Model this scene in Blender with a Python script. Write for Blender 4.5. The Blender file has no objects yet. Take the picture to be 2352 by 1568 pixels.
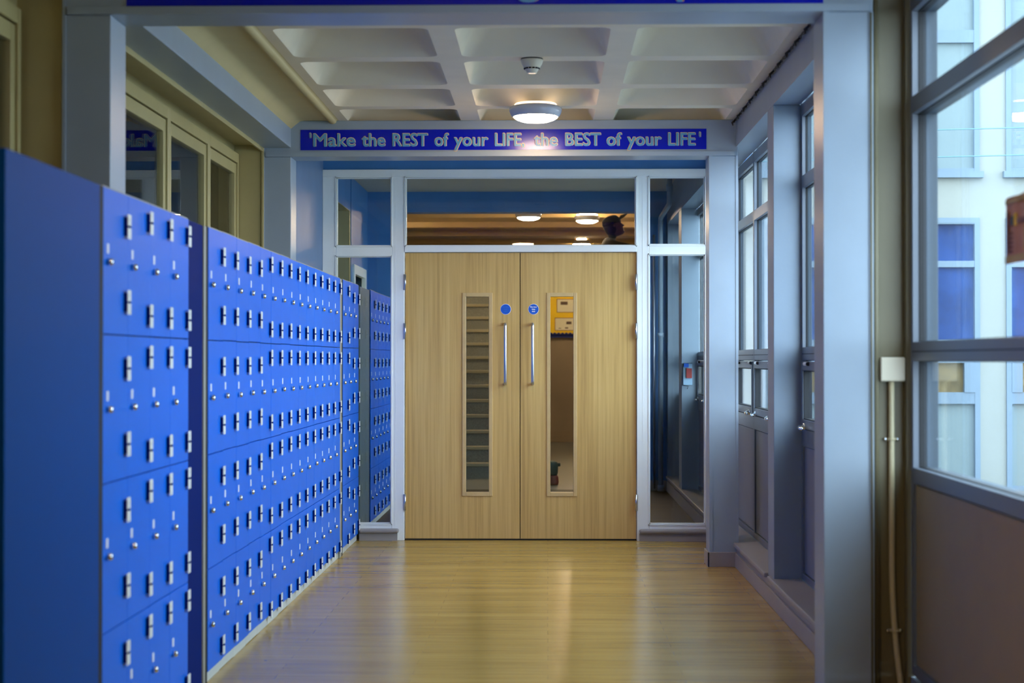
import bpy, bmesh, math, random
from mathutils import Vector, Matrix, Euler
random.seed(7)
PI = math.pi
scn = bpy.context.scene
COL = scn.collection

# ------------------------------------------------------------------ camera
FPX = 3840.0
cd = bpy.data.cameras.new('camera'); cam = bpy.data.objects.new('camera', cd); COL.objects.link(cam)
cd.sensor_width = 36; cd.sensor_fit = 'HORIZONTAL'; cd.lens = FPX * 36 / 2352
YAW, PITCH, EYE = 0.02135, 0.01068, 1.283
cam.location = (0, 0, EYE); cam.rotation_euler = (PI/2 + PITCH, 0, YAW)
cd.clip_start = .05; cd.clip_end = 200
cd.dof.use_dof = True; cd.dof.focus_distance = 11.3; cd.dof.aperture_fstop = 3.0
scn.camera = cam

# ------------------------------------------------------------------ world, exposure
w = bpy.data.worlds.new('world'); scn.world = w; w.use_nodes = True
wn = w.node_tree.nodes; wl = w.node_tree.links
bg = wn['Background']
tc = wn.new('ShaderNodeTexCoord'); nz = wn.new('ShaderNodeTexNoise'); nz.inputs['Scale'].default_value = 2.0
rp = wn.new('ShaderNodeValToRGB')
rp.color_ramp.elements[0].position = .3; rp.color_ramp.elements[0].color = (.58, .77, .96, 1)
rp.color_ramp.elements[1].position = .8; rp.color_ramp.elements[1].color = (.74, .88, .96, 1)
wl.new(tc.outputs['Generated'], nz.inputs['Vector']); wl.new(nz.outputs['Fac'], rp.inputs['Fac']); wl.new(rp.outputs['Color'], bg.inputs['Color'])
bg.inputs['Strength'].default_value = 9.8
vs = scn.view_settings
vs.view_transform = 'Standard'; vs.look = 'None'; vs.gamma = 1; vs.use_curve_mapping = False
vs.exposure = 0.06
LAMP_E = 120.0
WARM = (1.0, .70, .44)

# ------------------------------------------------------------------ materials
def lin(r, g, b):
    f = lambda c: (c/255/12.92) if c/255 <= .04045 else ((c/255+.055)/1.055)**2.4
    return (f(r), f(g), f(b), 1)
def mat(name, col, rough=.5, metal=0, spec=.5, var=.0, vscale=6, bump=0, bscale=200, coat=0, emit=None, es=0):
    m = bpy.data.materials.new(name); m.use_nodes = True
    n = m.node_tree.nodes; l = m.node_tree.links; b = n['Principled BSDF']
    c = lin(*col)
    b.inputs['Base Color'].default_value = c
    b.inputs['Roughness'].default_value = rough; b.inputs['Metallic'].default_value = metal
    b.inputs['Specular IOR Level'].default_value = spec
    b.inputs['Coat Weight'].default_value = coat
    tcn = n.new('ShaderNodeTexCoord')
    if var:
        t = n.new('ShaderNodeTexNoise'); t.inputs['Scale'].default_value = vscale; t.inputs['Detail'].default_value = 4
        r = n.new('ShaderNodeValToRGB')
        r.color_ramp.elements[0].position = .3; r.color_ramp.elements[1].position = .7
        r.color_ramp.elements[0].color = tuple(x*(1-var) for x in c[:3])+(1,)
        r.color_ramp.elements[1].color = tuple(min(1, x*(1+var)) for x in c[:3])+(1,)
        l.new(tcn.outputs['Object'], t.inputs['Vector']); l.new(t.outputs['Fac'], r.inputs['Fac']); l.new(r.outputs['Color'], b.inputs['Base Color'])
    if bump:
        t2 = n.new('ShaderNodeTexNoise'); t2.inputs['Scale'].default_value = bscale; t2.inputs['Detail'].default_value = 3
        bp = n.new('ShaderNodeBump'); bp.inputs['Strength'].default_value = bump; bp.inputs['Distance'].default_value = .002
        l.new(tcn.outputs['Object'], t2.inputs['Vector']); l.new(t2.outputs['Fac'], bp.inputs['Height']); l.new(bp.outputs['Normal'], b.inputs['Normal'])
    if emit:
        b.inputs['Emission Color'].default_value = tuple(emit)+(1,); b.inputs['Emission Strength'].default_value = es
    return m
def glass_mat(name, tint=(1, 1, 1), rmin=.04):
    m = bpy.data.materials.new(name); m.use_nodes = True
    n = m.node_tree.nodes; l = m.node_tree.links; n.clear()
    o = n.new('ShaderNodeOutputMaterial'); mx = n.new('ShaderNodeMixShader'); tr = n.new('ShaderNodeBsdfTransparent'); gl = n.new('ShaderNodeBsdfGlossy')
    lw_ = n.new('ShaderNodeLayerWeight'); lw_.inputs['Blend'].default_value = .5
    pw = n.new('ShaderNodeMath'); pw.operation = 'POWER'; pw.inputs[1].default_value = 7; l.new(lw_.outputs['Facing'], pw.inputs[0])
    fr = n.new('ShaderNodeMath'); fr.operation = 'MULTIPLY_ADD'; fr.inputs[1].default_value = 1-rmin; fr.inputs[2].default_value = rmin; l.new(pw.outputs[0], fr.inputs[0])
    tr.inputs['Color'].default_value = tint+(1,); gl.inputs['Roughness'].default_value = .01
    l.new(fr.outputs[0], mx.inputs['Fac']); l.new(tr.outputs[0], mx.inputs[1]); l.new(gl.outputs[0], mx.inputs[2]); l.new(mx.outputs[0], o.inputs['Surface'])
    return m
def grain_mat(name, base, dark, light, vertical=True, rough=.4, s_across=60, s_along=1.2, coat=0):
    """wood grain: vertical = grain runs up the door, else along x over the floor"""
    m = bpy.data.materials.new(name); m.use_nodes = True
    n = m.node_tree.nodes; l = m.node_tree.links; b = n['Principled BSDF']; b.inputs['Roughness'].default_value = rough
    b.inputs['Coat Weight'].default_value = coat; b.inputs['Coat Roughness'].default_value = .12
    t = n.new('ShaderNodeTexCoord')
    def noise(sc, seedoff, det=5):
        mp = n.new('ShaderNodeMapping'); mp.inputs['Scale'].default_value = sc; mp.inputs['Location'].default_value = seedoff
        q = n.new('ShaderNodeTexNoise'); q.inputs['Scale'].default_value = 1; q.inputs['Detail'].default_value = det; q.inputs['Roughness'].default_value = .65
        l.new(t.outputs['Object'], mp.inputs['Vector']); l.new(mp.outputs['Vector'], q.inputs['Vector']); return q
    if vertical:
        a = noise((s_across, 1, s_along), (0, 0, 0)); c = noise((s_across*.12, 1, s_along*.35), (4, 2, 1), 3)
    else:
        a = noise((s_along, s_across, 1), (0, 0, 0)); c = noise((s_along*.45, s_across*.16, 1), (4, 2, 1), 3)
    mix = n.new('ShaderNodeMath'); mix.operation = 'MULTIPLY_ADD'; mix.inputs[1].default_value = .55
    m2 = n.new('ShaderNodeMath'); m2.operation = 'MULTIPLY'; m2.inputs[1].default_value = .45
    l.new(c.outputs['Fac'], m2.inputs[0]); l.new(a.outputs['Fac'], mix.inputs[0]); l.new(m2.outputs[0], mix.inputs[2])
    r = n.new('ShaderNodeValToRGB'); e = r.color_ramp.elements
    e[0].position = .36; e[0].color = lin(*dark); e[1].position = .64; e[1].color = lin(*light)
    x = e.new(.5); x.color = lin(*base)
    l.new(mix.outputs[0], r.inputs['Fac'])
    colout = r.outputs['Color']
    if not vertical:
        br = n.new('ShaderNodeTexBrick'); br.inputs['Scale'].default_value = 1; br.inputs['Brick Width'].default_value = 1.1
        br.inputs['Row Height'].default_value = .11; br.inputs['Mortar Size'].default_value = .0008
        br.inputs['Color1'].default_value = (1, 1, 1, 1); br.inputs['Color2'].default_value = (.88, .87, .84, 1); br.inputs['Mortar'].default_value = (.6, .57, .5, 1)
        l.new(t.outputs['Object'], br.inputs['Vector'])
        mm = n.new('ShaderNodeMix'); mm.data_type = 'RGBA'; mm.blend_type = 'MULTIPLY'; mm.inputs[0].default_value = 1
        l.new(colout, mm.inputs[6]); l.new(br.outputs['Color'], mm.inputs[7]); colout = mm.outputs[2]
        rr = n.new('ShaderNodeMapRange'); rr.inputs['To Min'].default_value = rough*.75; rr.inputs['To Max'].default_value = rough*1.35
        l.new(c.outputs['Fac'], rr.inputs['Value']); l.new(rr.outputs[0], b.inputs['Roughness'])
        # scuffs and dark specks
        sp = n.new('ShaderNodeTexVoronoi'); sp.inputs['Scale'].default_value = 1.3
        lt = n.new('ShaderNodeMath'); lt.operation = 'LESS_THAN'; lt.inputs[1].default_value = .011
        l.new(t.outputs['Object'], sp.inputs['Vector']); l.new(sp.outputs['Distance'], lt.inputs[0])
        m3 = n.new('ShaderNodeMix'); m3.data_type = 'RGBA'; l.new(lt.outputs[0], m3.inputs[0]); l.new(colout, m3.inputs[6]); m3.inputs[7].default_value = lin(45, 35, 25); colout = m3.outputs[2]
    l.new(colout, b.inputs['Base Color'])
    bp = n.new('ShaderNodeBump'); bp.inputs['Strength'].default_value = .12 if vertical else .03; bp.inputs['Distance'].default_value = .001
    l.new(a.outputs['Fac'], bp.inputs['Height']); l.new(bp.outputs['Normal'], b.inputs['Normal'])
    return m
M = {}
M['white'] = mat('white_paint', (132, 147, 163), .42, var=.03, bump=.15, bscale=60)
M['post'] = mat('post_paint', (150, 166, 182), .33, var=.03, bump=.1, bscale=40)
M['frame'] = mat('screen_paint', (238, 244, 244), .38, var=.02)
M['cream'] = mat('cream_paint', (174, 162, 112), .38, var=.05, bump=.1, bscale=40)
M['ceil'] = mat('ceiling_paint', (228, 219, 194), .75, var=.03, bump=.3, bscale=50)
M['ceilcream'] = mat('ceiling_cream', (196, 184, 138), .7, var=.03, bump=.2, bscale=50)
M['grey'] = mat('grey_frame', (100, 108, 120), .33, var=.02)
M['greypanel'] = mat('grey_panel', (124, 126, 134), .4, var=.03)
M['beigepanel'] = mat('beige_panel', (152, 132, 94), .55, var=.03)
M['olive'] = mat('olive_paint', (112, 106, 82), .45, var=.05)
M['outershade'] = mat('outer_frame_shaded', (58, 74, 88), .45)  # darker than the inner frame: its shadow is put into the colour
M['gasket'] = mat('gasket', (14, 18, 24), .6)
M['blue'] = mat('locker_blue', (0, 104, 222), .38, spec=.2, var=.02, vscale=3)
M['bluep'] = mat('panel_blue', (0, 66, 142), .5, spec=.08)
M['navy'] = mat('navy_panel', (0, 30, 100), .6, spec=.04)
M['carc'] = mat('carcass_grey', (150, 150, 142), .45)
M['greenfill'] = mat('filler_grey', (104, 122, 124), .45, var=.03)
M['black'] = mat('black_gap', (8, 8, 10), .7)
M['plinth'] = mat('plinth_white', (196, 200, 196), .5)
M['chrome'] = mat('chrome', (225, 228, 232), .12, metal=1)
M['steel'] = mat('satin_steel', (205, 206, 210), .28, metal=1)
M['label'] = mat('label_white', (235, 238, 245), .4)
M['alu'] = mat('hinge_plate', (222, 226, 224), .4)
M['sign'] = mat('sign_blue', (0, 18, 185), .20, spec=.35)
M['ltblue'] = mat('letter_blue', (96, 164, 206), .35)
M['outline'] = mat('letter_outline', (232, 200, 158), .35)
M['orange'] = mat('letter_orange', (215, 150, 60), .35)
M['glass'] = glass_mat('clear_glass', (.96, .98, .99))
M['glassdoor'] = glass_mat('door_glass', (.90, .93, .92))
M['oak'] = grain_mat('oak_veneer', (208, 172, 104), (182, 146, 84), (220, 188, 120), True, .42, 55, 1.0)
M['bead'] = mat('oak_bead', (206, 176, 122), .4, var=.05, vscale=20)
M['floor'] = grain_mat('vinyl_wood_floor', (176, 144, 72), (156, 125, 60), (190, 158, 86), False, .22, 42, 1.5)
M['skirt'] = mat('skirting_grey', (152, 148, 146), .35, var=.03)
M['darkfloor'] = mat('dark_vinyl', (10, 15, 16), .45, spec=.15, var=.2, vscale=3)
M['greyfloor'] = mat('grey_vinyl', (96, 100, 96), .35, var=.1)
M['lobbywall'] = mat('lobby_wall', (96, 122, 158), .45, var=.04)
M['hallwall'] = mat('hall_wall', (150, 134, 110), .5, var=.12, vscale=2)
M['hallceil'] = mat('hall_ceiling', (206, 180, 124), .6, var=.05)
M['bluewall'] = mat('blue_wall', (66, 128, 192), .45, var=.04)
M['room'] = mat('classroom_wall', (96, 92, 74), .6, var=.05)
M['terrazzo'] = mat('terrazzo', (108, 112, 104), .5, var=.35, vscale=120)
M['nosing'] = mat('stair_nosing', (140, 136, 112), .5)
M['plastic'] = mat('white_plastic', (222, 214, 190), .35)
M['conduit'] = mat('conduit_paint', (200, 190, 155), .3)
M['lampring'] = mat('lamp_ring', (190, 196, 208), .15)
M['lens'] = mat('lamp_lens', (255, 240, 220), .4, emit=WARM, es=LAMP_E)
M['lensdim'] = mat('hall_lamp_lens', (255, 235, 210), .4, emit=WARM, es=170)
M['lensnear'] = mat('corridor_lamp_lens', (255, 240, 220), .4, emit=WARM, es=105)
M['rim'] = mat('lamp_rim_glow', (255, 240, 220), .4, emit=WARM, es=3)
M['rimhall'] = mat('hall_rim_glow', (255, 240, 220), .4, emit=WARM, es=120)
M['tube'] = mat('tube_lens', (255, 240, 210), .4, emit=(1, .85, .6), es=8)
M['cable'] = mat('black_cable', (16, 16, 20), .5)
M['facade'] = mat('render_white', (134, 136, 128), .8, var=.02, vscale=2)
M['facframe'] = mat('facade_frame', (98, 116, 130), .5)
M['facpanelsky'] = mat('facade_panel_sky', (104, 120, 122), .5, var=.03, vscale=1)  # lower panels; also paints the sky reflection of the upper panes
M['facglass'] = mat('facade_glass', (34, 62, 112), .2, spec=.05, var=.35, vscale=3)
M['facgold'] = mat('facade_blind', (96, 80, 44), .6, var=.4, vscale=8)
M['paving'] = mat('paving', (120, 125, 128), .9, var=.1)
M['poster'] = mat('poster_brown', (196, 134, 104), .6, var=.15, vscale=14)
M['postercream'] = mat('poster_cream', (190, 160, 96), .6)
M['posterdark'] = mat('poster_maroon', (130, 72, 60), .6)
M['yellow'] = mat('board_yellow', (255, 214, 30), .6)
M['paper'] = mat('paper', (238, 234, 205), .6)
M['ink'] = mat('ink_grey', (96, 76, 62), .6)
M['boardblue'] = mat('board_border_blue', (20, 46, 130), .5)
M['signblue'] = mat('fire_sign_blue', (0, 92, 205), .35)
M['red'] = mat('alarm_red', (160, 50, 44), .4)
M['clear'] = mat('clear_cover', (170, 200, 225), .1)
M['cloth'] = mat('dark_cloth', (7, 7, 8), .9)  # near black, so the clothed figure stays a silhouette
M['skin'] = mat('skin', (58, 42, 36), .55)  # skin darkened to paint the figure as a silhouette
M['green'] = mat('dark_green', (16, 54, 48), .6)
M['maroon'] = mat('maroon', (92, 24, 26), .6)
M['wire'] = mat('wire_grey', (90, 130, 140), .6)

# ------------------------------------------------------------------ mesh helpers
class MB:
    def __init__(s): s.v = []; s.f = []; s.m = []; s.sm = []
    def add(s, vs_, fs_, mi=0, smooth=False):
        o = len(s.v); s.v += [tuple(v) for v in vs_]
        for f in fs_: s.f.append(tuple(i+o for i in f)); s.m.append(mi); s.sm.append(smooth)
        return s
    def box(s, x0, x1, y0, y1, z0, z1, mi=0):
        x0, x1 = min(x0, x1), max(x0, x1); y0, y1 = min(y0, y1), max(y0, y1); z0, z1 = min(z0, z1), max(z0, z1)
        v = [(x, y, z) for z in (z0, z1) for y in (y0, y1) for x in (x0, x1)]
        return s.add(v, [(0, 2, 3, 1), (4, 5, 7, 6), (0, 1, 5, 4), (2, 6, 7, 3), (0, 4, 6, 2), (1, 3, 7, 5)], mi)
    def bbox(s, x0, x1, y0, y1, z0, z1, b=.003, mi=0):
        """box with chamfered edges"""
        bm = bmesh.new(); bmesh.ops.create_cube(bm, size=1)
        for v in bm.verts: v.co = ((x0+x1)/2+v.co.x*(x1-x0), (y0+y1)/2+v.co.y*(y1-y0), (z0+z1)/2+v.co.z*(z1-z0))
        bmesh.ops.bevel(bm, geom=bm.edges[:], offset=b, segments=2, affect='EDGES', profile=.5)
        bm.verts.index_update()
        s.add([v.co[:] for v in bm.verts], [[v.index for v in f.verts] for f in bm.faces], mi); bm.free(); return s
    def lathe(s, prof, c=(0, 0, 0), axis='z', n=32, mi=0, smooth=True, arc=None):
        vs_, fs_ = [], []
        for r, h in prof:
            for k in range(n):
                a = 2*PI*k/n; p, q = r*math.cos(a), r*math.sin(a)
                if axis == 'z': vs_.append((c[0]+p, c[1]+q, c[2]+h))
                elif axis == 'y': vs_.append((c[0]+p, c[1]+h, c[2]+q))
                else: vs_.append((c[0]+h, c[1]+p, c[2]+q))
        for i in range(len(prof)-1):
            for k in range(n):
                a, b = i*n+k, i*n+(k+1) % n; fs_.append((a, b, b+n, a+n))
        fs_.append(tuple(range(n))); fs_.append(tuple(range((len(prof)-1)*n, len(prof)*n)))
        return s.add(vs_, fs_, mi, smooth)
    def tube(s, pts, r, n=10, mi=0):
        pts = [Vector(p) for p in pts]; vs_, fs_ = [], []
        up = None
        for i, p in enumerate(pts):
            t = (pts[min(i+1, len(pts)-1)]-pts[max(i-1, 0)]).normalized()
            if up is None:
                up = Vector((0, 0, 1)) if abs(t.z) < .9 else Vector((1, 0, 0))
            sd = t.cross(up).normalized(); up = sd.cross(t).normalized()
            rr = r[i] if isinstance(r, (list, tuple)) else r
            for k in range(n):
                a = 2*PI*k/n; vs_.append(p+sd*rr*math.cos(a)+up*rr*math.sin(a))
        for i in range(len(pts)-1):
            for k in range(n):
                a, b = i*n+k, i*n+(k+1) % n; fs_.append((a, b, b+n, a+n))
        fs_.append(tuple(range(n))); fs_.append(tuple(range((len(pts)-1)*n, len(pts)*n)))
        return s.add(vs_, fs_, mi, True)
    def build(s, name, mats, parent=None, label=None, bevel=0, origin=None):
        me = bpy.data.meshes.new(name)
        vv = s.v
        if origin: vv = [(a-origin[0], b-origin[1], c-origin[2]) for a, b, c in vv]
        me.from_pydata(vv, [], s.f)
        if not isinstance(mats, (list, tuple)): mats = [mats]
        for m in mats: me.materials.append(M[m] if isinstance(m, str) else m)
        for p, mi, sm in zip(me.polygons, s.m, s.sm): p.material_index = mi; p.use_smooth = sm
        bm = bmesh.new(); bm.from_mesh(me); bmesh.ops.recalc_face_normals(bm, faces=bm.faces[:]); bm.to_mesh(me); bm.free()
        o = bpy.data.objects.new(name, me); COL.objects.link(o)
        if origin: o.location = origin
        if parent is not None:
            o.parent = parent
            if origin is None: pass
        if label: o['label'] = label
        if bevel:
            md = o.modifiers.new('edge', 'BEVEL'); md.width = bevel; md.segments = 2; md.limit_method = 'ANGLE'
        return o
def tag(o, label, cat, group=None, kind=None):
    o['label'] = label; o['category'] = cat
    if group: o['group'] = group
    if kind: o['kind'] = kind
    return o
def empty(name, label, cat, loc=(0, 0, 0), group=None, kind=None):
    """thing root; part meshes under it are written in the root's own coordinates"""
    o = bpy.data.objects.new(name, None); o.empty_display_size = .1; COL.objects.link(o); o.location = loc
    return tag(o, label, cat, group, kind)
def struct(name, mb, mats, label, bevel=0):
    o = mb.build(name, mats, bevel=bevel); o['kind'] = 'structure'; o['label'] = label; o['category'] = name.split('_')[0]; return o
def B(*a): return MB().box(*a)
def bx(*a, **k): return MB().bbox(*a, **k)
def text_mesh(txt, name, mats, w, h_cap, depth, offs, center, flip=False, parent=None, font_shear=0):
    """one word or line as a mesh: w = full width, h_cap = cap height; on a plane facing -y (or +y when flip)"""
    cu = bpy.data.curves.new('t', 'FONT'); cu.body = txt; cu.size = 1; cu.extrude = 0; cu.offset = 0; cu.resolution_u = 3
    t = bpy.data.objects.new('t', cu); COL.objects.link(t); bpy.context.view_layer.update()
    dg = bpy.context.evaluated_depsgraph_get()
    def grab():
        dg.update(); me = bpy.data.meshes.new_from_object(t.evaluated_get(dg)); return me
    m0 = grab(); xs = [v.co.x for v in m0.vertices]; x0, x1 = min(xs), max(xs)
    sx = w/(x1-x0); sz = h_cap/.729
    cu.offset = offs/((sx+sz)/2); cu.extrude = 0
    m1 = grab()
    mb = MB(); vv = []
    for v in m1.vertices:
        X = (v.co.x-(x0+x1)/2)*sx; Z = v.co.y*sz
        vv.append((X, 0, Z))
    n = len(vv); faces = [tuple(p.vertices) for p in m1.polygons]
    # edges used once = outline
    cnt = {}
    for f in faces:
        for i in range(len(f)):
            e = (f[i], f[(i+1) % len(f)]); k = tuple(sorted(e)); cnt.setdefault(k, []).append(e)
    vs2 = [(x, -depth, z) for x, _, z in vv]+[(x, 0, z) for x, _, z in vv]
    fs2 = list(faces)+[tuple(i+n for i in reversed(f)) for f in faces]
    for k, es in cnt.items():
        if len(es) == 1: a, b = es[0]; fs2.append((a, b, b+n, a+n))
    sgn = -1 if flip else 1
    mb.add([(center[0]+sgn*x, center[1]+sgn*y, center[2]+z) for x, y, z in vs2], fs2)
    bpy.data.objects.remove(t); bpy.data.curves.remove(cu); bpy.data.meshes.remove(m0); bpy.data.meshes.remove(m1)
    if name is None: return mb
    return mb.build(name, mats, parent)
def merge(a, b, mi=0):
    a.add(b.v, b.f, mi); return a
def copy_tree(o, parent=None):
    c = o.copy(); COL.objects.link(c)
    if parent is not None: c.parent = parent
    for ch in list(o.children): copy_tree(ch, c)
    return c

# ------------------------------------------------------------------ layout numbers (metres; y runs away from the camera)
LK = -1.342            # locker fronts
LW = -1.777            # left wall face
LG = -1.95             # left window plane
RW = 1.168             # right wall line
RG = 1.31              # right window plane
P1, P2, DD = 6.08, 10.38, 11.87   # portal frames, door screen
CZ = 2.77

# ------------------------------------------------------------------ shell
struct('floor', B(-1.95, 1.45, -6, DD+.07, -.1, 0), 'floor', 'polished wood-effect vinyl floor of the corridor')
f2 = struct('floor_far', B(-2.05, 1.45, DD+.07, 16.5, -.1, 0), 'darkfloor', 'dark floor behind the glazed screen')
struct('floor_stair_hall', B(-2.6, 1.9, 16.5, 27, -.1, 0), 'greyfloor', 'grey floor of the stair hall')

# coffered ceiling
def coffer_ceiling(x0, ys, xcells, xr, yr, z):
    mb = MB()
    def rr(xa, xb, ya, yb, r, zz, k=5):
        pts = []
        for cx, cy, a0 in ((xb-r, yb-r, 0), (xa+r, yb-r, 90), (xa+r, ya+r, 180), (xb-r, ya+r, 270)):
            for i in range(k+1):
                a = math.radians(a0+90*i/k); pts.append((cx+r*math.cos(a), cy+r*math.sin(a), zz))
        return pts
    for j in range(len(ys)-1):
        for i in range(len(xcells)-1):
            xa, xb = xr[i]; ya, yb = yr[j]
            outer = [(xcells[i+1], ys[j+1], z), (xcells[i], ys[j+1], z), (xcells[i], ys[j], z), (xcells[i+1], ys[j], z)]
            l0 = rr(xa, xb, ya, yb, .055, z); n = len(l0); k1 = n//4
            vs_ = outer+l0; fs_ = []
            for c in range(4):
                for q in range(k1-1): fs_.append((c, 4+c*k1+q, 4+c*k1+q+1))
                a = 4+c*k1+k1-1; b = 4+((c+1) % 4)*k1
                fs_.append((c, a, b, (c+1) % 4))
            mb.add(vs_, fs_)
            rings = [l0]
            for ins, dz, r in ((.008, .012, .06), (.035, .06, .07), (.065, .12, .08), (.085, .16, .085), (.115, .178, .09)):
                rings.append(rr(xa+ins, xb-ins, ya+ins, yb-ins, r, z+dz))
            vs2 = [p for rg in rings for p in rg]; fs2 = []
            for g in range(len(rings)-1):
                for q in range(n): fs2.append((g*n+q, g*n+(q+1) % n, (g+1)*n+(q+1) % n, (g+1)*n+q))
            fs2.append(tuple(range((len(rings)-1)*n, len(rings)*n)))
            mb.add(vs2, fs2, 0, True)
    return mb
ys = [6.30, 7.415, 8.26, 9.105, 9.855, 10.62]
yr = [(6.46, 7.35), (7.48, 8.20), (8.325, 9.04), (9.17, 9.80), (9.91, 10.55)]
xc = [-1.30, -.48, .345, RW]; xr = [(-1.245, -.54), (-.42, .285), (.405, 1.10)]
cm = coffer_ceiling(0, ys, xc, xr, yr, CZ)
# left plain strip with cove and bead
prof = [(-1.60, 2.72), (-1.572, 2.744), (-1.545, 2.765), (-1.52, CZ), (-1.45, CZ), (-1.365, CZ)] + [(-1.34+.025*math.cos(a), CZ+.0-.022*math.sin(a)) for a in [PI-PI*k/8 for k in range(9)]] + [(-1.30, CZ)]
pv = [(x, y, z) for y in (6.30, 10.62) for x, z in prof]; nP = len(prof)
cm.add(pv, [(i, i+1, nP+i+1, nP+i) for i in range(nP-1)], 1, True)
cm.box(-2.0, 1.5, 6.2, 10.7, 3.0, 3.1, 0)
struct('ceiling', cm, ['ceil', 'ceilcream'], 'white coffered ceiling between the two overhead beams')
struct('ceiling_near', B(-2.0, 1.5, -6, 6.28, CZ, 2.95), 'ceil', 'plain ceiling above the camera end of the corridor')
struct('ceiling_lobby', B(-2.0, 1.5, 10.62, DD+.06, CZ, 2.95), 'ceil', 'plain ceiling just before the doors')
struct('ceiling_far', B(-2.1, 1.5, DD+.06, 16.66, 2.93, 3.1), 'ceil', 'ceiling behind the glazed screen')
hc = B(-2.6, 1.9, 16.66, 27, 3.06, 3.2)
for k in range(5): hc.box(-2.5, 1.9, 18.6+k*1.5, 18.78+k*1.5, 2.99, 3.06)
struct('ceiling_stair_hall', hc, 'hallceil', 'khaki ribbed ceiling of the stair hall')

# portals (post, beam, post)
def portal(n, yf, label, filler):
    mb = MB(); yb = yf+.22
    mb.bbox(LW, -1.60, yf, yb, 0, 2.545, b=.004)
    mb.bbox(1.0, 1.18, yf, yb, 0, 2.545, b=.004)
    mb.bbox(LW, 1.18, yf, yb, 2.545, CZ, b=.004)
    mb.box(LW+.02, 1.16, yf-.012, yf, 2.545, 2.572)        # lower moulding of the beam
    mb.box(1.165, 1.18, yf-.004, yf, 0.09, 2.545)
    mb.box(1.0, 1.02, yf-.004, yf, 0.09, 2.545)
    mb.box(LW, LW+.012, yf-.006, yf, 0, 2.6)
    struct('trim_%d' % n, mb, 'post', label)
portal(1, P1, 'pale painted posts and beam of the nearest portal frame', True)
portal(2, P2, 'pale painted posts and beam in front of the doors', False)
# filler wall and moulding right of the near post
fm = B(1.18, RG+.02, P1+.03, P1+.22, 0, CZ)
fm.tube([(1.192, P1+.018, 0), (1.192, P1+.018, CZ)], .011, 10, 1)
fm.tube([(1.172, P1-.004, 0.0), (1.172, P1-.004, 2.54)], .004, 8, 1)
fm.bbox(RG-.015, RG+.012, P1-.01, P1+.04, 0, CZ, b=.003, mi=0)
struct('trim_3', fm, ['olive', 'olive'], 'narrow painted filler wall carrying the conduit')

# right wall: bulkhead, plinth, fins, outside skin
rb = MB()
rb.box(RW, RG-.005, 6.30, 16.45, 2.60, 2.93)
rb.box(RG-.005, RG+.14, -6, 16.6, 2.86, 3.1)
rb.box(RG-.03, RG+.14, -6, 6.1, 2.66, 3.0)
rb.box(RG-.0, RG+.14, -6, 16.6, -.1, .14); rb.box(RG, RG+.14, -6, 4.53, .14, 2.86)  # unseen stretch beside the camera, closed up to cut near daylight
rb.bbox(RW, RG+.02, 8.67, 8.90, .14, 2.60, b=.003)
rb.bbox(RW, RG+.02, 14.62, 14.92, .14, 2.60, b=.003)
rb.bbox(RW, RG+.02, 16.30, 16.45, .14, 2.60, b=.003)
struct('wall_right', rb, 'white', 'right wall bulkhead and deep painted window piers')
pl = MB(); pl.box(RW, RG+.0, 6.30, 16.45, 0, .125); pl.bbox(RW-.02, RG, 8.92, 11.80, .125, .150, b=.006); pl.bbox(RW-.02, RG, 6.30, 8.80, .125, .150, b=.006)
pl.bbox(RW-.02, RG, 11.97, 16.3, .125, .150, b=.006)
struct('trim_4', pl, 'skirt', 'low window plinth with rounded nosing along the right wall')
sk = MB(); sk.bbox(RW-.012, RW, 6.30, 10.38, 0, .085, b=.003); sk.bbox(1.0-.012, 1.18, P2-.014, P2, 0, .092, b=.003); sk.bbox(.988, 1.0, P2-.014, P2+.22, 0, .092, b=.003)
sk.bbox(RW-.012, RW, 10.62, 11.8, 0, .085, b=.003); sk.bbox(1.0-.012, 1.18, P1-.014, P1, 0, .092, b=.003)
struct('baseboard_right', sk, 'skirt', 'grey skirting round the right post and along the plinth')
sk = MB(); sk.bbox(RW-.012, RW, 12.0, 16.3, 0, .10, b=.003); sk.bbox(.95, 1.16, 16.386, 16.40, 0, .10, b=.003)
struct('baseboard_far', sk, 'skirt', 'pale skirting behind the right sidelight')

# left wall
lw = MB()
for a, b in ((-6, 14.95),): lw.box(LG-.10, LW, a, b, 0, 1.0); lw.box(LG-.10, LW, a, b, 2.615, 3.05)
lw.box(-2.2, LG+.0, -6, 14.95, 2.56, 3.05)
for a, b in ((6.09, 6.42), (10.36, 10.62), (14.95, 15.02), (10.62, 12.0)): lw.box(LG-.10, LW, a, b, 0, 3.0)
lw.box(LG-.10, LW, -6, -5.0, 0, 3)
struct('wall_left', lw, 'cream', 'cream left wall with deep window recesses above the lockers')
tl = MB()
tl.bbox(LW-.002, -1.60, 6.30, 10.38, 2.60, 2.725, b=.004)
tl.box(LW-.004, LW+.008, 6.30, 10.38, 2.575, 2.618, 1)
for y in (10.352, 6.08): tl.bbox(LW-.004, LW+.010, y, y+.02, 1.0, 2.60, b=.002, mi=1)
struct('trim_5', tl, ['post', 'cream'], 'grey-blue edge beam running above the left windows')
struct('wall_lobby_left', B(-1.78, -1.60, 10.60, DD, 0, CZ), 'lobbywall', 'short blue-grey wall between left post and glazed screen')
wf = MB()
wf.box(-2.1, -1.77, 15.02, 15.12, 0, 3); wf.box(-2.1, -1.77, 15.12, 16.12, 2.147, 3); wf.box(-2.1, -1.77, 16.12, 16.42, 0, 3)
wf.box(-1.80, -1.775, 12.0, 15.02, 2.62, 3.0)
struct('wall_far_left', wf, 'bluewall', 'blue wall at far left behind the glazed screen')
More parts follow.
